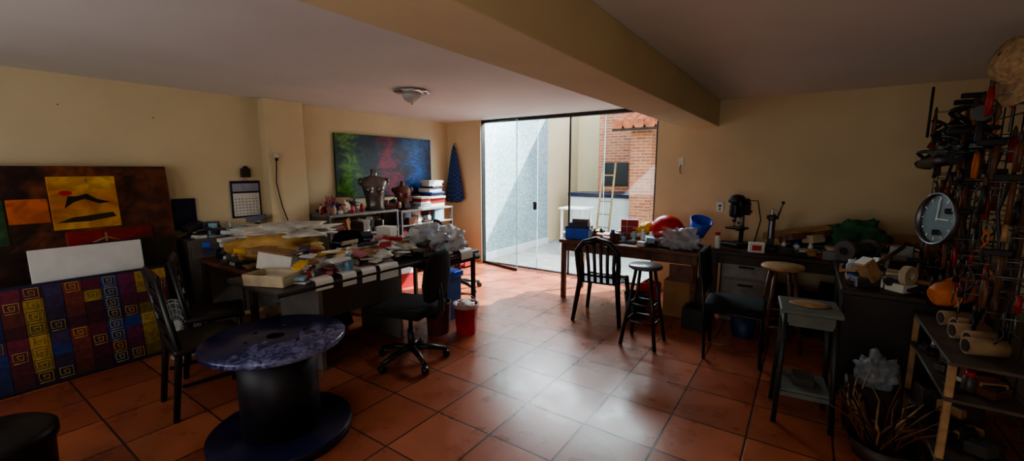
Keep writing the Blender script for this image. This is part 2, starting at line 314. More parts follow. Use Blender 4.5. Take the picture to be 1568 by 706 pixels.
# ------------------------------------------------------------ left work tables
o=B('long_work_table'); o.bb((-3.70,1.42,.715),(-2.94,2.78,.75),greyd,.008)
o.bb((-3.67,1.80,0),(-3.08,1.84,.715),grey,.003).bb((-3.67,2.6,0),(-3.08,2.64,.715),grey,.003).bb((-3.42,1.84,.3),(-3.40,2.6,.7),grey,.003); o.done()
tablef('side_work_table',-3.85,-2.85,2.82,3.52,.75,greyd,black,.04)
B('blue_storage_box').bb((-3.28,3.2,0),(-3.03,3.42,.5),mat('blue_box',(40,80,140),.5)).bb((-3.3,3.18,.46),(-3.01,3.44,.52),blue).done()
tablef('cluttered_desk',-4.85,-3.8,1.62,2.5,.74,brownw,darkw,.05)
heap('under_desk_boxes',-4.7,-3.95,1.8,2.4,0.0,14,222,.4,.3,[card,greyd,darkw,greyd],.12)
heap('under_table_boxes',-3.8,-3.45,1.9,2.55,0.0,8,223,.3,.3,[card,greyd,darkw,greyd],.1)
cabm=mat('cabinet_grey_brown',(96,90,84),.5)
B('wall_cabinet').bb((-5.34,1.6,0),(-4.95,2.5,.9),cabm,.006).bb((-4.955,1.62,.05),(-4.94,2.04,.86),cabm,.004).bb((-4.955,2.06,.05),(-4.94,2.48,.86),cabm,.004).cyl((-4.94,2.0,.5),(-4.92,2.0,.5),.012,steel).done()
heap('stacked_papers_and_boxes',-5.3,-4.98,1.63,2.47,.9,26,3,.26,.07,[white,paper,skyb,greyd,greyd,navy],.12,4,[white,black,skyb],.13)
# desk bag heap
o=B('fabric_bundle'); o.blob((0,0,.12),(.44,.32,.17),mat('yellow_bag',(190,150,84),.6,bump=.3),.3,2.4,1); o.blob((.02,.12,.25),(.46,.34,.08),mat('white_cloth_bag',(196,190,178),.7,bump=.4),.5,3,4); o.blob((.2,-.2,.07),(.16,.12,.09),clearb,.5,3,14); o.done((-4.2,2.08,.745),(0,0,.5))
heap('desk_clutter',-4.84,-3.82,1.62,2.48,.741,80,5,.26,.06,PAL,.16,10)
heap('worktable_clutter',-3.68,-2.98,1.60,2.76,.751,170,8,.22,.035,PAL+[paper,paper,paper,greyd,steel],.2,30,[white,redb,skyb,greyd,steel,yellow,clearb],.14,8,[clearb,paper,paper,greyd],.12,4)
o=B('beige_tray').bb((-.17,-.11,0),(.17,.11,.012),beige)
for sx in (-1,1): o.box((sx*.165,0,.045),(.012,.22,.08),beige,(0,sx*.15,0)); o.box((0,sx*.105,.045),(.34,.012,.08),beige,(-sx*.15,0,0))
o.bb((-.1,-.07,.01),(.1,.07,.05),paper).done((-3.25,1.56,.752),(0,0,.4))
B('white_cardboard_box').box((0,0,.07),(.26,.18,.14),paper,bev=.004).box((0,0,.145),(.27,.19,.015),card).done((-3.5,1.72,.80),(0,.2,.7))
o=B('hand_sanitizer_bottle').lathe([(.034,0),(.038,.01),(.038,.12),(.02,.15),(.015,.17),(.003,.17)],(0,0,0),mat('clear_blue_gel',(130,175,205),.15,trans=.4),20).cyl((0,0,.165),(0,0,.19),.014,white).tube([(0,0,.185),(0,0,.215),(.04,0,.215)],.006,white); o.done((-3.05,2.06,.752))
o=B('crumpled_papers')
for i in range(14): o.blob((random.Random(i).uniform(-.25,.2),random.Random(i+9).uniform(-.38,.3),.06),(.12,.1,.035),paper,.6,3,i,sub=3)
o.done((-3.3,2.5,.79))
boxstack('small_white_boxes',[(.2,.16,.14,white),(.18,.13,.1,paper)],(-3.72,3.0,.752),.3)
boxstack('stacked_folders',[(.26,.2,.03,greyd),(.26,.2,.02,redb),(.25,.2,.04,paper),(.24,.19,.03,navy),(.25,.18,.02,paper),(.22,.17,.04,beige)],(-3.5,3.32,.752),.5)
o=B('clear_plastic_bag').blob((0,0,.13),(.22,.18,.16),clearb,.5,2.5,3).blob((.18,.12,.12),(.17,.14,.14),clearb,.5,2.5,6).blob((.0,.02,.05),(.14,.12,.07),greyd,.4,3,6); o.done((-3.2,3.12,.752))
heap('side_table_clutter',-3.84,-2.88,2.84,3.5,.751,70,31,.18,.06,PAL,.16,12,[white,greyd,steel,clearb],.16,3,[clearb,paper],.1,1)
# waste bins
o=B('red_waste_bin').lathe([(.095,0),(.12,.28),(.125,.28),(.125,.3),(.11,.3),(.09,.02)],(0,0,0),red,32,cap=False).cyl((0,0,.005),(0,0,.02),.095,red)
o.lathe([(.128,.27),(.132,.31),(.11,.3),(.105,.2)],(0,0,0),clearb,32,cap=False).blob((0,0,.27),(.09,.09,.05),paper,.5,3,2,sub=3).tube([(-.12,0,.3),(-.1,.02,.36),(0,.04,.39),(.1,.02,.36),(.12,0,.3)],.004,steel); o.done((-2.67,3.08,0))
B('brown_waste_bin').lathe([(.11,0),(.125,.3),(.13,.31),(.12,.31),(.105,.02)],(0,0,0),leather,32,cap=False).cyl((0,0,.003),(0,0,.02),.105,leather).blob((0,0,.22),(.1,.1,.05),paper,.4,3,3,sub=3).done((-2.92,2.95,0))
# ------------------------------------------------------------ shelf unit under painting
def shelf(name,y0,y1,h,zs):
    o=B(name)
    o.bb((-5.33,y0,h-.03),(-4.85,y1,h),grey)
    for z in zs: o.bb((-5.33,y0,z-.02),(-4.85,y1,z),grey)
    for y in (y0+.015,y1-.015):
        for x in (-5.31,-4.87): o.box((x,y,h/2),(.03,.03,h),steel)
    o.done()
shelf('metal_shelf_unit',3.05,4.15,1.03,[.12,.45,.75]); shelf('metal_shelf_unit',4.2,5.3,1.0,[.12,.5,.78])
for k,(y0,y1) in enumerate([(3.1,4.1),(4.25,5.25)]):
    for j,z in enumerate(([.12,.45,.75],[.12,.5,.78])[k]): heap('shelf_boxes',-5.2,-4.86,y0,y1,z,30,40+k*5+j,.24,.2,[white,paper,redb,beige,card,greyd,pink,leather,darkw,skyb],.03)
boxstack('red_carton_stack',[(.4,.6,.2,redb),(.38,.55,.14,white)],(-4.6,3.75,0),0)
heap('paint_bottles_and_brushes_clutter',-5.28,-4.88,3.08,3.66,1.031,30,70,.14,.05,PAL+[pink,redb],.12,24,[white,redb,lightw,pink,leather,beige],.18)
heap('shelf_top_bottles',-5.28,-4.88,4.02,4.85,1.031,24,71,.2,.08,[black,greyd,leather,darkw,paper,redb,pink],.12,14,[white,greyd,leather,beige],.17)
o=B('brush_jar').lathe([(.05,0),(.05,.11),(.045,.11),(.045,.01)],(0,0,0),lightw,20,cap=False).cyl((0,0,0),(0,0,.01),.045,lightw)
R=random.Random(5)
for i in range(14): A=R.uniform(0,6.3); o.cyl((.02*math.cos(A),.02*math.sin(A),.01),(.06*math.cos(A),.06*math.sin(A),R.uniform(.17,.25)),.004,R.choice([lightw,red,black,blue]))
o.done((-5.0,3.18,1.032))
boxstack('wooden_brush_case',[(.14,.22,.2,lightw)],(-5.1,3.42,1.032))
# busts
sil=mat('silver_bust',(120,116,112),.3,.8,var=.4,scale=6)
def bust(name,loc,k,m,rz):
    o=B(name)
    o.loft([(0,0,0,.1*k,.15*k),(0,0,.08*k,.085*k,.125*k),(0,0,.2*k,.1*k,.14*k),(.01*k,0,.32*k,.12*k,.17*k),(0,0,.42*k,.1*k,.2*k),(-.01*k,0,.47*k,.075*k,.17*k),(-.01*k,0,.5*k,.05*k,.08*k),(0,0,.52*k,.042*k,.045*k),(0,0,.6*k,.042*k,.045*k)],m)
    for s_ in (-1,1): o.sph((.09*k,s_*.075*k,.31*k),(.06*k,.065*k,.065*k),m); o.sph((0,s_*.175*k,.42*k),(.055*k,.055*k,.06*k),m)
    o.done(loc,(0,0,rz))
bust('silver_torso_bust',(-5.0,3.86,1.031),.95,sil,-.6); bust('brown_torso_bust',(-5.02,4.38,1.001),.7,leather,-.6)
boxstack('book_and_box_stack',[(.3,.34,.06,paper),(.28,.3,.08,redb),(.3,.32,.03,white),(.26,.3,.05,greyd),(.28,.3,.02,blue),(.24,.3,.06,paper),(.25,.28,.03,greyd),(.2,.26,.05,white),(.24,.3,.04,paper)],(-5.05,5.02,1.001))
boxstack('paper_pile',[(.25,.22,.03,paper),(.24,.22,.04,skyb),(.22,.2,.03,white),(.2,.2,.05,redb),(.22,.2,.03,paper)],(-4.97,4.70,1.001))
B('small_red_stand').bb((-.12,-.12,0),(.12,.12,.03),redb).bb((-.12,-.12,.2),(.12,.12,.23),redb).bb((-.12,-.12,0),(-.09,.12,.2),redb).bb((.09,-.12,0),(.12,.12,.2),redb).done((-4.62,5.3,0))
# ------------------------------------------------------------ wall things
big=art('abstract_dark_painting',1,[(0,(16,60,44)),(.1,(100,160,50)),(.24,(14,60,60)),(.4,(22,30,70)),(.5,(140,22,60)),(.62,(28,26,70)),(.8,(16,84,160)),(1,(10,30,70))],3.2,.2,1.6,.8)
B('abstract_painting').bb((XL+.002,3.48,1.2),(XL+.045,5.27,2.09),big,.003).done()
cl=bpy.data.materials.new('blue_check_cloth'); cl.use_nodes=True; nt=cl.node_tree; b=nt.nodes['Principled BSDF']; b.inputs['Roughness'].default_value=.9
ck=nt.nodes.new('ShaderNodeTexChecker'); ck.inputs['Scale'].default_value=26; ck.inputs[1].default_value=(*lin((28,50,100)),1); ck.inputs[2].default_value=(*lin((64,92,144)),1)
tc=nt.nodes.new('ShaderNodeTexCoord'); nt.links.new(tc.outputs['Object'],ck.inputs[0]); nt.links.new(ck.outputs[0],b.inputs['Base Color'])
o=B('hanging_checked_cloth'); 
o.rings([[Vector((.0+(.012+.18*t**.7)*math.cos(2*pi*j/32)*(1+.2*t*math.sin(j*2.3)),-(.01+.05*t)*math.sin(2*pi*j/32)*(1+.3*math.sin(j*3)),-.95*t+.06*t*math.sin(j*.9))) for j in range(32)] for t in [0,.1,.25,.45,.7,.9,1]],cl)
o.cyl((0,.06,.02),(0,0,.02),.008,steel); o.done((-5.12,YB-.085,2.02))
o=B('wall_calendar').bb((XL+.002,2.17,1.05),(XL+.012,2.49,1.47),navy,.002).bb((XL+.012,2.19,1.07),(XL+.018,2.47,1.33),paper,.001).bb((XL+.012,2.19,1.35),(XL+.018,2.47,1.44),mat('calendar_header',(150,150,165),.6),.001)
for i in range(6):
    for j in range(7): o.bb((XL+.0175,2.205+j*.037,1.09+i*.034),(XL+.0195,2.222+j*.037,1.1+i*.034),grey,0)
o.tube([(XL+.01,2.3,1.47),(XL+.01,2.33,1.5),(XL+.01,2.36,1.47)],.002,steel); o.done()
B('small_wall_ornament').box((XL+.02,2.34,1.56),(.03,.1,.1),darkw).sph((XL+.025,2.34,1.6),(.02,.035,.04),iron).done()
o=B('bare_bulb_with_cord').sph((-5.16,2.62,1.76),.032,mat('bulb_glass',(210,205,190),.1)).cyl((-5.16,2.62,1.7),(-5.16,2.62,1.735),.018,black)
o.tube([(-5.17,2.62,1.72),(-5.18,2.62,1.6),(-5.185,2.61,1.45),(-5.18,2.63,1.3),(-5.185,2.66,1.15),(-5.18,2.7,1.02),(-5.18,2.73,.9)],.007,black); o.done()
B('blue_picture_panel').bb((XL+.01,1.62,.98),(XL+.03,1.82,1.3),navy).done()
for i,(y,z) in enumerate([(.9,2.15),(1.55,2.1)]): B('wall_nail').cyl((XL,y,z),(XL+.02,y,z),.004,iron).done()
# leaning canvases
def canvas(name,y0,y1,h,xb,lean,m,extra=None):
    o=B(name).bb((-.03,y0,0),(0,y1,h),m,.003)
    if extra: extra(o)
    return o.done((xb,0,.012),(0,-lean,0))
brownart=art('brown_abstract',1,[(0,(24,16,14)),(.3,(84,42,28)),(.5,(40,22,18)),(.7,(140,74,40)),(.85,(60,32,22)),(1,(110,60,36))],3,.3,3,.6)
yart=art('yellow_abstract',2,[(0,(120,60,20)),(.3,(206,146,40)),(.55,(222,174,50)),(.8,(190,112,40)),(1,(228,182,60))],3,.2,2,.35)
rart=art('red_abstract',1,[(0,(120,20,20)),(.5,(164,34,30)),(1,(110,20,24))],5,.2,1,.4)
oart=art('orange_abstract',2,[(0,(70,34,20)),(.4,(196,92,40)),(1,(214,116,60))],3,.2,1,.4)
def ex1(o):
    o.bb((.001,.74,1.09),(.012,1.17,1.54),yart).bb((.001,.8,.9),(.012,1.38,1.07),rart).bb((.001,.5,1.16),(.01,.73,1.36),oart)
    o.bb((.001,.3,1.0),(.008,.49,1.36),mat('green_patch',(44,84,44),.5,var=.5))
    o.prism([(0,0),(.06,.05),(.13,.075),(.22,.03),(.3,.04),(.21,.07),(.15,.12),(.09,.1),(.03,.1)],.004,black,Matrix.Translation((.012,.82,1.27))@Matrix(((0,0,1,0),(1,0,0,0),(0,1,0,0),(0,0,0,1))))
    o.prism([(0,0),(.2,.0),(.38,.03),(.36,.07),(.2,.05),(.1,.04)],.004,darkw,Matrix.Translation((.012,.76,1.15))@Matrix(((0,0,1,0),(1,0,0,0),(0,1,0,0),(0,0,0,1))))
    o.sph((.014,.84,1.40),(.003,.04,.02),red)
    o.tube([(.014,.96,.96),(.014,1.05,1.0),(.014,1.14,.96)],.008,lightw).tube([(.014,1.05,.92),(.014,1.05,1.04)],.009,lightw); o.sph((.015,.97,1.5),(.006,.012,.02),lightw)
canvas('brown_abstract_canvas',-.4,1.56,1.63,-5.0,.13,brownart,ex1)
canvas('dark_green_canvas',.9,1.5,.98,-4.85,.1,art('dkgreen',1,[(0,(20,24,18)),(.6,(40,50,32)),(1,(60,36,30))],4,.3,2,.6))
canvas('white_board',.53,1.20,.985,-4.70,.09,white)
def ex2(o):
    cols=[(84,20,46),(34,52,116),(96,28,68),(150,122,44),(112,26,48),(32,52,116),(100,30,50),(156,124,44),(54,40,78),(116,48,40)]
    nc=15; w=1.6/nc
    for i in range(nc):
        for j in range(8):
            y0=-.3+i*w; z0=.02+j*.09
            c=cols[i%len(cols)] if (i+j*3)%7 else cols[(i+3)%len(cols)]
            cc=tuple(max(0,min(255,int(v*(.65+.13*(j%4))))) for v in c)
            m=mat('quilt_%d_%d_%d'%(cols.index(c),j%4,0),cc,.6,var=.3,scale=30); o.bb((.0005,y0+.002,z0),(.004,y0+w-.002,z0+.088),m,0)
            if i%4==3 or (i+j)%4==0:
                P=[(.006,y0+w/2+rr*cx,z0+.045+rr*cy) for rr,cx,cy in [(.036,-1,-1),(.036,1,-1),(.036,1,1),(.036,-1,1),(.034,-1,-.5),(.024,.6,-.7),(.024,.7,.8),(.022,-.7,.7),(.014,-.6,-.4),(.01,.6,-.3)]]; o.tube(P,.003,mat('gold_line',(176,156,80),.5),4)
canvas('colourful_quilt_canvas',-.3,1.31,.76,-4.53,.14,mat('canvas_navy',(30,30,60),.7),ex2)
o=B('round_white_fan'); fw=mat('aged_white_metal',(150,154,150),.5)
for r in (.05,.1,.15,.2,.23): o.tube([(0,r*math.cos(a*pi/16),r*math.sin(a*pi/16)) for a in range(32)],.004,fw,6,True)
for a in range(16): o.tube([(0.0,.04*math.cos(a*pi/8),.04*math.sin(a*pi/8)),(0,.23*math.cos(a*pi/8),.23*math.sin(a*pi/8))],.003,fw,5)
o.cyl((-.02,0,0),(.02,0,0),.05,fw).cyl((-.06,0,0),(-.03,0,0),.22,mat('fan_back',(90,94,92),.5)).lathe([(.10,0),(.10,.015),(.03,.03)],(-.03,0,-.28),fw).cyl((-.03,0,-.27),(-.03,0,-.2),.02,fw); o.done((-4.32,1.26,.282),(0,0,-1.25))
# foreground left drum
B('black_round_container').lathe([(.17,0),(.2,.03),(.21,.33),(.225,.34),(.225,.38),(.2,.4),(.02,.41)],(0,0,0),black,40).box((-.02,-.02,.43),(.1,.08,.035),paper,(0,0,.4)).done((-2.98,.12,0))
# ceiling lamp
o=B('ceiling_light'); N=64
o.rings([[Vector((r*(1+w*math.sin(j*2*pi/N*8))*math.cos(2*pi*j/N),r*(1+w*math.sin(j*2*pi/N*8))*math.sin(2*pi*j/N),z)) for j in range(N)] for r,w,z in [(.04,0,0),(.15,.03,-.005),(.18,.06,-.02),(.175,.06,-.03),(.1,.03,-.035)]],chrome)
o.lathe([(.09,-.03),(.1,-.06),(.08,-.1),(.04,-.125),(.005,-.13)],(0,0,0),mat('frosted_glass',(190,190,185),.3),32); o.cyl((0,0,-.128),(0,0,-.15),.012,chrome); o.done((-3.45,3.18,H))
# ------------------------------------------------------------ right: tables
tablef('wooden_work_table',-2.5,-.86,4.66,5.3,.74,brownw,brownw,.055,.04,.1)
B('table_side_panel').bb((-1.15,4.64,.42),(-.9,4.655,.6),brownw).done()
B('cardboard_box').bb((-1.22,4.72,0),(-.9,5.05,.4),card,.004).box((-1.06,4.88,.41),(.3,.06,.004),beige).done()
B('red_fuel_can').bb((-1.5,4.7,0),(-1.3,4.95,.32),red,.02).tube([(-1.45,4.82,.32),(-1.4,4.82,.37),(-1.35,4.82,.32)],.012,red).done()
B('black_bucket').lathe([(.1,0),(.13,.26),(.12,.26),(.1,.02)],(0,0,0),black,24,cap=False).cyl((0,0,0),(0,0,.02),.1,black).done((-1.45,4.5,0))
B('black_toolbox').bb((-.95,4.42,0),(-.72,4.62,.22),black,.01).tube([(-.9,4.52,.22),(-.88,4.52,.26),(-.78,4.52,.26),(-.76,4.52,.22)],.01,black).done()
# objects on the table
o=B('blue_storage_crate').bb((-.15,-.11,0),(.15,.11,.012),blue)
for sx in (-1,1): o.box((sx*.145,0,.08),(.012,.22,.15),navy); o.box((0,sx*.105,.07),(.3,.012,.13),blue)
o.bb((-.12,-.08,.012),(.12,.08,.2),navy).box((.02,0,.22),(.2,.1,.05),greyd).done((-2.33,4.88,.742),(0,0,.2))
B('striped_red_gift_box').box((0,0,.13),(.2,.15,.26),redb).box((0,0,.18),(.202,.152,.01),paper).box((0,0,.10),(.202,.152,.01),paper).box((-.03,0,.13),(.01,.152,.262),paper).done((-1.74,5.05,.742),(0,0,.3))
B('red_safety_helmet').sph((0,0,.12),(.18,.15,.16),red).lathe([(.19,.06),(.20,.065),(.165,.08)],(0,0,0),red).sph((.02,-.02,.02),(.06,.06,.03),black).done((-1.3,5.05,.86),(.9,.2,.2))
B('yellow_plastic_bag').blob((0,0,.1),(.12,.1,.12),yellow,.4,2.6,7).blob((.1,-.04,.08),(.1,.08,.08),orange,.4,3,9).done((-1.52,5.02,.742))
o=B('blue_scoop').lathe([(.06,0),(.12,.25),(.11,.25),(.055,.01)],(0,0,0),blue,24,cap=False).cyl((0,0,0),(0,0,.012),.06,blue); o.done((-1.0,5.14,.82),(.35,.3,0))
B('crumpled_plastic_bag').blob((0,0,.09),(.2,.14,.13),clearb,.5,3,11).blob((0.02,0,.05),(.1,.08,.06),greyd,.5,3,11).done((-1.1,4.84,.742))
heap('work_table_clutter',-2.45,-.92,4.7,5.26,.741,90,90,.14,.06,[paper,white,steel,greyd,card,skyb,lightw,black,leather,redb],.08,34,[clearb,white,steel,greyd,skyb,leather],.17)
# second bench
tablef('back_workbench',-.8,1.2,4.86,5.6,.76,darkw,darkw,.06,.04,.1)
o=B('grey_drawer_cabinet').bb((-.68,4.92,0),(-.22,5.4,.66),grey,.006)
for k in range(3): z=.1+k*.19; o.bb((-.66,4.9,z),(-.24,4.925,z+.17),mat('drawer_front',(128,128,126),.5),.004).box((-.45,4.89,z+.12),(.14,.015,.02),iron)
o.done()
# drill press
o=B('bench_drill_press').box((0,0,.02),(.2,.26,.04),iron,bev=.01).cyl((0,.07,.03),(0,.07,.5),.024,steel).box((0,-.01,.2),(.17,.17,.02),iron).box((0,.05,.19),(.06,.08,.05),iron)
o.box((0,-.03,.4),(.1,.16,.16),black,bev=.03,seg=3).box((0,.0,.5),(.12,.24,.05),black,bev=.024,seg=3).sph((0,-.03,.53),(.07,.08,.04),black).cyl((0,.12,.34),(0,.12,.48),.05,greyd).cyl((0,-.06,.27),(0,-.06,.34),.02,steel).cyl((0,-.06,.22),(0,-.06,.27),.006,steel)
for a in range(3): o.cyl((.05,-.02,.38),(.07+.0,-.02+.13*math.cos(a*2.09),.38+.13*math.sin(a*2.09)),.006,steel); o.sph((.07,-.02+.13*math.cos(a*2.09),.38+.13*math.sin(a*2.09)),.014,black)
o.tube([(0,.12,.5),(.12,.14,.5),(.18,.12,.3),(.14,.1,.05)],.006,black).done((-.6,5.25,.762),(0,0,-.5))
o=B('arbor_press').box((0,0,.02),(.13,.2,.04),iron,bev=.008).box((0,.07,.2),(.06,.05,.34),iron,bev=.008).box((0,0,.34),(.06,.18,.06),iron,bev=.01).box((0,-.05,.28),(.025,.025,.32),steel).cyl((-.05,0,.34),(.06,0,.34),.02,steel).cyl((.05,.0,.34),(.09,-.05,.5),.008,steel).sph((.09,-.05,.5),.016,black).done((-.28,5.22,.762))
o=B('electric_guitar_body_blank'); pts=[]
for i in range(40):
    A=i*2*pi/40; r=.2*(1+.2*math.cos(2*A)-.12*math.cos(4*A)); pts.append((1.15*r*math.cos(A),.8*r*math.sin(A)))
o.prism(pts,.06,brownw).bb((.18,-.03,.02),(.5,.03,.05),darkw); o.done((.05,5.2,.90),(-.3,-.15,.4))
B('long_wooden_board').box((0,0,.0),(.95,.16,.02),lightw).done((.1,5.46,.97),(.3,-.22,0))
B('green_cloth_bundle').blob((0,0,.1),(.2,.14,.15),green,.5,2.5,13).done((.42,5.12,.86))
boxstack('cardboard_tool_box',[(.4,.22,.22,card)],(.9,5.3,.762),.1)
boxstack('metal_tin_box',[(.26,.16,.09,steel),(.22,.15,.03,beige)],(.30,4.96,.762),.2)
B('small_red_white_box').box((0,0,.04),(.14,.08,.1),white).box((0,-.035,.04),(.09,.012,.06),red).done((-.38,4.95,.772),(0,0,.2))
heap('bench_clutter',-.2,1.15,4.9,5.5,.761,100,101,.2,.08,[steel,iron,greyd,card,greyd,darkw,leather,beige,black,redb,paper],.14,28,[steel,greyd,leather,clearb,beige,white],.16,7,[black,darkw,leather,greyd],.13)
jar('spray_can',(-.75,4.98,.762),.03,.16,white,red)
heap('under_bench_clutter',-.15,1.1,4.95,5.45,0.0,24,104,.45,.3,[darkw,greyd,black,card,leather],.3,0,None,.1,5,[black,greyd,darkw],.16)
B('blue_plastic_bucket').lathe([(.1,0),(.13,.22),(.12,.22),(.09,.02)],(0,0,0),mat('dkblue',(20,40,80),.5),24,cap=False).cyl((0,0,0),(0,0,.02),.1,navy).done((-.4,4.55,0))
B('fallen_leaf_paper').prism([(-.1,-.03),(.08,-.06),(.14,0),(0,.06)],.006,card).done((-.62,4.22,.001))
# side bench
o=B('side_workbench').bb((.25,3.68,.74),(.86,4.78,.78),darkw,.006).bb((.27,3.7,0),(.3,4.76,.74),mat('bench_panel',(34,26,24),.5)).bb((.27,3.7,0),(.84,3.73,.74),MC['bench_panel']).bb((.3,3.75,.3),(.84,4.75,.33),darkw); o.done()
heap('side_bench_clutter',.28,.74,3.75,4.72,.781,80,120,.17,.07,[steel,iron,paper,greyd,greyd,darkw,beige,black,card],.12,16,[steel,greyd,leather,clearb,white],.14,3,[black,leather],.1)
o=B('bench_grinder').box((0,0,.015),(.2,.14,.03),iron).cyl((-.09,0,.11),(.09,0,.11),.06,greyd,seg=24).box((0,0,.05),(.06,.08,.06),iron)
for s_ in (-1,1): o.cyl((s_*.12,0,.11),(s_*.155,0,.11),.08,steel,seg=28).cyl((s_*.11,0,.11),(s_*.165,0,.11),.03,iron); o.cyl((s_*.09,0,.11),(s_*.12,0,.11),.012,steel)
o.done((.38,4.42,.84),(0,0,.9))
o=B('white_glue_pot').lathe([(.075,0),(.075,.13),(.068,.13),(.068,.03)],(0,0,0),clearb,24,cap=False).cyl((0,0,0),(0,0,.05),.068,white).tube([(.075,0,.12),(.12,0,.1),(.115,0,.05),(.075,0,.03)],.007,white); o.done((.66,4.52,.86))
B('coffee_tin').cyl((0,0,0),(0,0,.12),.05,steel).cyl((0,0,.03),(0,0,.09),.051,skyb).done((.56,4.3,.82))
o=B('wooden_mallet').box((0,0,.0),(.16,.09,.09),lightw,bev=.008).cyl((0,0,0),(0,0,.3),.014,brownw).box((-.082,0,0),(.006,.08,.08),paper); o.done((.40,3.84,.90),(0,1.0,.7))
B('masking_tape_roll').rings([[Vector((r*math.cos(2*pi*j/28),z,r*math.sin(2*pi*j/28))) for j in range(28)] for r,z in ((.065,-.02),(.065,.02),(.03,.02),(.03,-.02))],beige,False,True,False).done((.60,3.78,.90),(0,0,.9))
# ------------------------------------------------------------ tool rack on right
rust=mat('rusty_steel',(84,74,68),.55,.6,var=.3)
o=B('wire_tool_rack'); xr=.92
for i in range(12): y=2.72+i*.15; o.cyl((xr,y,.35),(xr,y,2.05),.004,rust,seg=6)
for i in range(14): z=.4+i*.125; o.cyl((xr,2.7,z),(xr,4.4,z),.004,rust,seg=6)
for y in (2.74,3.4,4.42): o.box((xr+.03,y,1.05),(.04,.045,2.1),brownw if y>3 else darkw)
shm=mat('rack_shelf',(80,68,58),.6)
for z in (.18,.5,.68): o.bb((.62,2.75,z),(xr-.01,3.62,z+.018),shm)
for y in (2.78,3.6): o.box((.64,y,.34),(.03,.03,.68),lightw)
o.done()
R=random.Random(77); o=B('hanging_hand_tools')
def pliers(x,y,z,m):
    for s_ in (-1,1): o.tube([(x,y+s_*.012,z),(x,y+s_*.03,z-.06),(x,y+s_*.02,z-.13)],.008,m,6); o.tube([(x,y+s_*.006,z),(x,y-s_*.004,z+.03),(x,y,z+.055)],[.008,.009,.003],rust,6)
def driver(x,y,z,m): o.cyl((x,y,z),(x,y,z+.08),.012,m,.010,10); o.cyl((x,y,z),(x,y,z-.12),.003,steel,seg=6)
def hammer(x,y,z): o.cyl((x,y,z-.2),(x,y,z),.011,brownw,seg=8); o.box((x-.02,y,z+.01),(.1,.028,.03),iron)
def wrench(x,y,z): o.box((x,y,z-.07),(.006,.018,.15),rust); o.lathe([(.012,-.004),(.022,-.004),(.022,.004),(.012,.004)],(x,y,z+.01),rust,12,(0,pi/2,0),False)
def loop(x,y,z,m): rr=R.uniform(.03,.07); o.tube([(x+.01*math.sin(a),y+rr*.6*math.cos(a*pi/8),z-rr+rr*math.sin(a*pi/8)) for a in range(16)],.004,m,5,True)
cm=[redb,orange,black,black,leather,brownw,darkw,iron,redb,lightw]
for row,(z,n) in enumerate([(1.95,14),(1.72,20),(1.5,26),(1.3,18),(1.15,24),(1.0,22),(.9,16)]):
    for i in range(n):
        y=2.85+i*(1.5/n)+R.uniform(-.02,.02); x=.88-R.uniform(0,.2); k=R.random(); zz=z+R.uniform(-.06,.06)
        if k<.32: pliers(x,y,zz,R.choice(cm))
        elif k<.5: driver(x,y,zz,R.choice(cm))
        elif k<.62: hammer(x,y,zz+.05)
        elif k<.8: wrench(x,y,zz)
        else: loop(x,y,zz,R.choice([black,orange,rust,leather]))
        o.cyl((.92,y,zz+.02),(x,y,zz+.02),.003,steel,seg=6)
o.done()
o=B('coiled_black_cables')
for k in range(12):
    y=3.2+R.uniform(0,1.1); z=1.78+R.uniform(-.14,.12); r=R.uniform(.06,.11); x=.74+R.uniform(-.08,.06)
    o.tube([(x+.03*math.sin(a*.7+k),y+r*math.cos(a*pi/12),z+r*.6*math.sin(a*pi/12)) for a in range(24)],.012,black,6,True)
o.cyl((.66,3.35,1.66),(.66,4.15,1.64),.035,black); o.blob((.70,3.6,1.70),(.08,.3,.06),black,.5,3,5)
for k in range(5):
    y=2.95+k*.28; o.tube([(.8,y,1.7),(.76,y+.05,1.4),(.8,y+.02,1.1),(.75,y+.09,.8)],.008,black,6)
o.done()
o=B('hanging_steel_rod').cyl((0,0,0),(0,0,.34),.008,iron); o.done((.66,4.15,1.82))
o=B('power_drill').cyl((-.1,0,0),(.1,0,0),.04,black).cyl((.1,0,0),(.15,0,0),.02,steel).box((-.05,0,-.08),(.04,.035,.14),black,(0,.2,0),.01,3).box((-.06,0,-.16),(.09,.06,.04),black,bev=.01); o.done((.72,3.25,1.88),(0,0,1.3))
ck=B('wall_clock')
ck.lathe([(.005,0),(.135,0),(.153,.005),(.158,.03),(.148,.035),(.14,.02)],(0,0,0),steel,48,cap=False).cyl((0,0,.004),(0,0,.012),.14,mat('clock_face',(70,80,84),.4),seg=48)
for i in range(12): A=i*pi/6; ck.box((.118*math.cos(A),.118*math.sin(A),.014),(.02,.006,.003),white,(0,0,A),0)
ck.box((.04,.0,.016),(.1,.006,.003),white,(0,0,0),0).box((0,.05,.018),(.005,.12,.003),white,(0,0,0),0)
dirn=Vector((-.93,-.38,.05)); q=dirn.to_track_quat('Z','Y'); ob=ck.done((.66,3.50,1.31)); ob.rotation_euler=q.to_euler()
o=B('straw_hat'); straw=mat('woven_straw',(160,134,100),.8,var=.3,scale=40,bump=.4)
o.lathe([(.2,0),(.19,.015),(.11,.02),(.105,.09),(.08,.13),(.01,.14)],(0,0,0),straw,40,cap=False); o.done((.80,2.98,2.07),(0,-1.2,.25))
B('orange_clay_vessel').lathe([(.05,0),(.07,.04),(.08,.14),(.05,.2),(.055,.22)],(0,0,0),orange,24).done((.66,3.40,.86),(0,1.2,.4))
tan_=mat('tan_cardboard_tube',(150,122,92),.8)
o=B('cardboard_tubes')
for i in range(5): o.cyl((.70+.03*(i%2),2.90+i*.12,.748),(.84,2.94+i*.12,.748),.042,tan_,seg=20); o.cyl((.695+.03*(i%2),2.899+i*.12,.748),(.70+.03*(i%2),2.90+i*.12,.748),.03,darkw)
o.done()
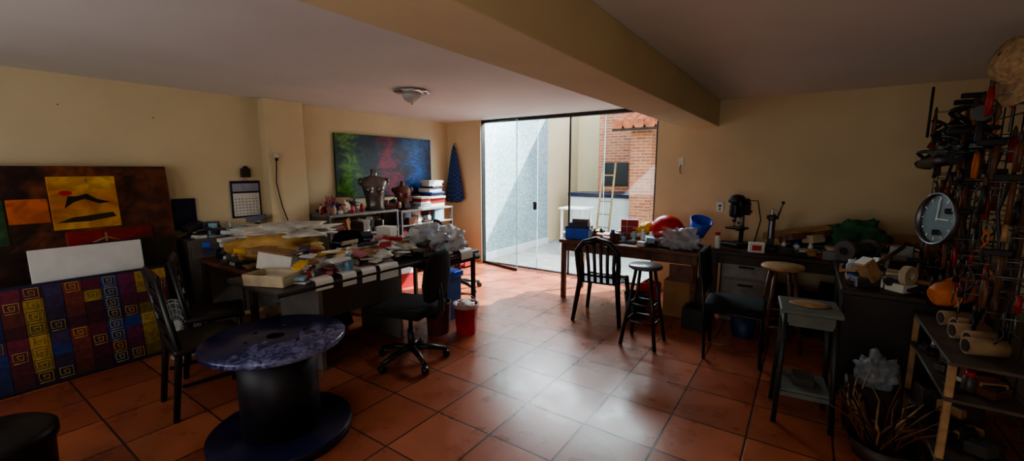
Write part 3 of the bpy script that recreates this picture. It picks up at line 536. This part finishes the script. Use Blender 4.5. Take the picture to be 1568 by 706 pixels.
RP=[card,rust,leather,iron,greyd,darkw,beige]
heap('rack_shelf_clutter',.64,.88,2.8,3.56,.519,30,133,.12,.07,RP,.04,6,[rust,leather,beige,greyd],.12)
heap('rack_lower_clutter',.64,.88,2.8,3.56,.199,26,134,.14,.12,RP,.05)
B('dark_wooden_crate').bb((.3,3.2,0),(.56,3.42,.28),darkw,.01).done()
B('crumpled_clear_bag').blob((0,0,.08),(.10,.09,.11),mat('grey_clear_bag',(150,156,160),.15,alpha=.4,bump=.6,scale=14),.5,2.6,21).done((.44,3.3,.284))
o=B('bundle_of_dry_branches')
for i in range(34):
    A=R.uniform(0,6.28); l=R.uniform(.2,.42); P=[(R.uniform(-.04,.04),R.uniform(-.04,.04),.02)]
    for k in range(4): P.append((P[-1][0]+.2*l*math.cos(A)*.8+R.uniform(-.04,.04),P[-1][1]+.2*l*math.sin(A)*.8+R.uniform(-.04,.04),P[-1][2]+l*.18+R.uniform(-.01,.05)))
    o.tube(P,[.009,.007,.006,.005,.003],R.choice([brownw,darkw,leather,brownw,lightw]),5)
o.lathe([(.13,0),(.16,.1),(.15,.1),(.12,.01)],(0,0,0),darkw,20,cap=False); o.done((.46,2.98,0.002))
# wall plates
B('light_switch').bb((-1.37,YB-.012,1.64),(-1.31,YB,1.75),white,.003).tube([(-1.34,YB-.02,1.66),(-1.35,YB-.03,1.6),(-1.34,YB-.02,1.55)],.005,greyg).done()
B('power_outlet').bb((-.9,YB-.012,1.09),(-.82,YB,1.21),white,.004).cyl((-.86,YB-.014,1.16),(-.86,YB-.011,1.16),.018,greyd).cyl((-.86,YB-.014,1.12),(-.86,YB-.011,1.12),.012,greyd).done()
# ------------------------------------------------------------ light
w=bpy.data.worlds.new('sky'); bpy.context.scene.world=w; w.use_nodes=True; bg=w.node_tree.nodes['Background']; bg.inputs[0].default_value=(.66,.8,1,1); bg.inputs[1].default_value=2.8
sd=bpy.data.lights.new('sun','SUN'); sd.energy=15; sd.angle=.01; sd.color=(1,.96,.9); so=bpy.data.objects.new('sun',sd); bpy.context.collection.objects.link(so)
so.rotation_euler=Vector((-.42,-.60,-.68)).to_track_quat('-Z','Y').to_euler(); so.location=(0,12,8)
pd=bpy.data.lights.new('door_portal','AREA'); pd.shape='RECTANGLE'; pd.size=DX1-DX0; pd.size_y=H; po=bpy.data.objects.new('door_portal',pd); bpy.context.collection.objects.link(po)
po.location=((DX0+DX1)/2,YB+.13,H/2); po.rotation_euler=(-pi/2,0,0); pd.cycles.is_portal=True
def area(name,loc,dirv,sx,sy,e,col):
    l=bpy.data.lights.new(name,'AREA'); l.shape='RECTANGLE'; l.size=sx; l.size_y=sy; l.energy=e; l.color=col
    ob=bpy.data.objects.new(name,l); bpy.context.collection.objects.link(ob); ob.location=loc; ob.rotation_euler=Vector(dirv).to_track_quat('-Z','Y').to_euler()
area('patio_fill_light',(-3.1,6.7,3.1),(0,-1,-.62),3.2,1.1,280,(.88,.95,1))  # added fill lamp outside above the door, out of view, brightening the room
area('rear_fill_left',(-3.6,YF+.05,1.5),(-.1,1,.1),3,1.4,24,(.97,.98,1))  # unseen fill added behind the camera to lift the left side
area('rear_fill_right',(-.2,YF+.05,1.3),(.1,1,.12),1.6,1.8,19,(1,.97,.92))  # second added fill behind the camera, brightens the right half
# ------------------------------------------------------------ camera
yaw,pt=.603,.142
d=Vector((-math.sin(yaw),math.cos(yaw),0)); r=Vector((math.cos(yaw),math.sin(yaw),0)); z=Vector((0,0,1))
F=math.cos(pt)*d-math.sin(pt)*z; U=math.sin(pt)*d+math.cos(pt)*z
cd=bpy.data.cameras.new('camera'); co=bpy.data.objects.new('camera',cd); bpy.context.collection.objects.link(co)
co.matrix_world=Matrix(((r[0],U[0],-F[0],0),(r[1],U[1],-F[1],0),(r[2],U[2],-F[2],1.6),(0,0,0,1)))
cd.sensor_width=36; cd.lens=36*667.46/1600; cd.clip_start=.02
bpy.context.scene.camera=co
vs=bpy.context.scene.view_settings
try: vs.view_transform='AgX'; vs.look='AgX - Medium High Contrast'
except Exception: pass
vs.exposure=.72
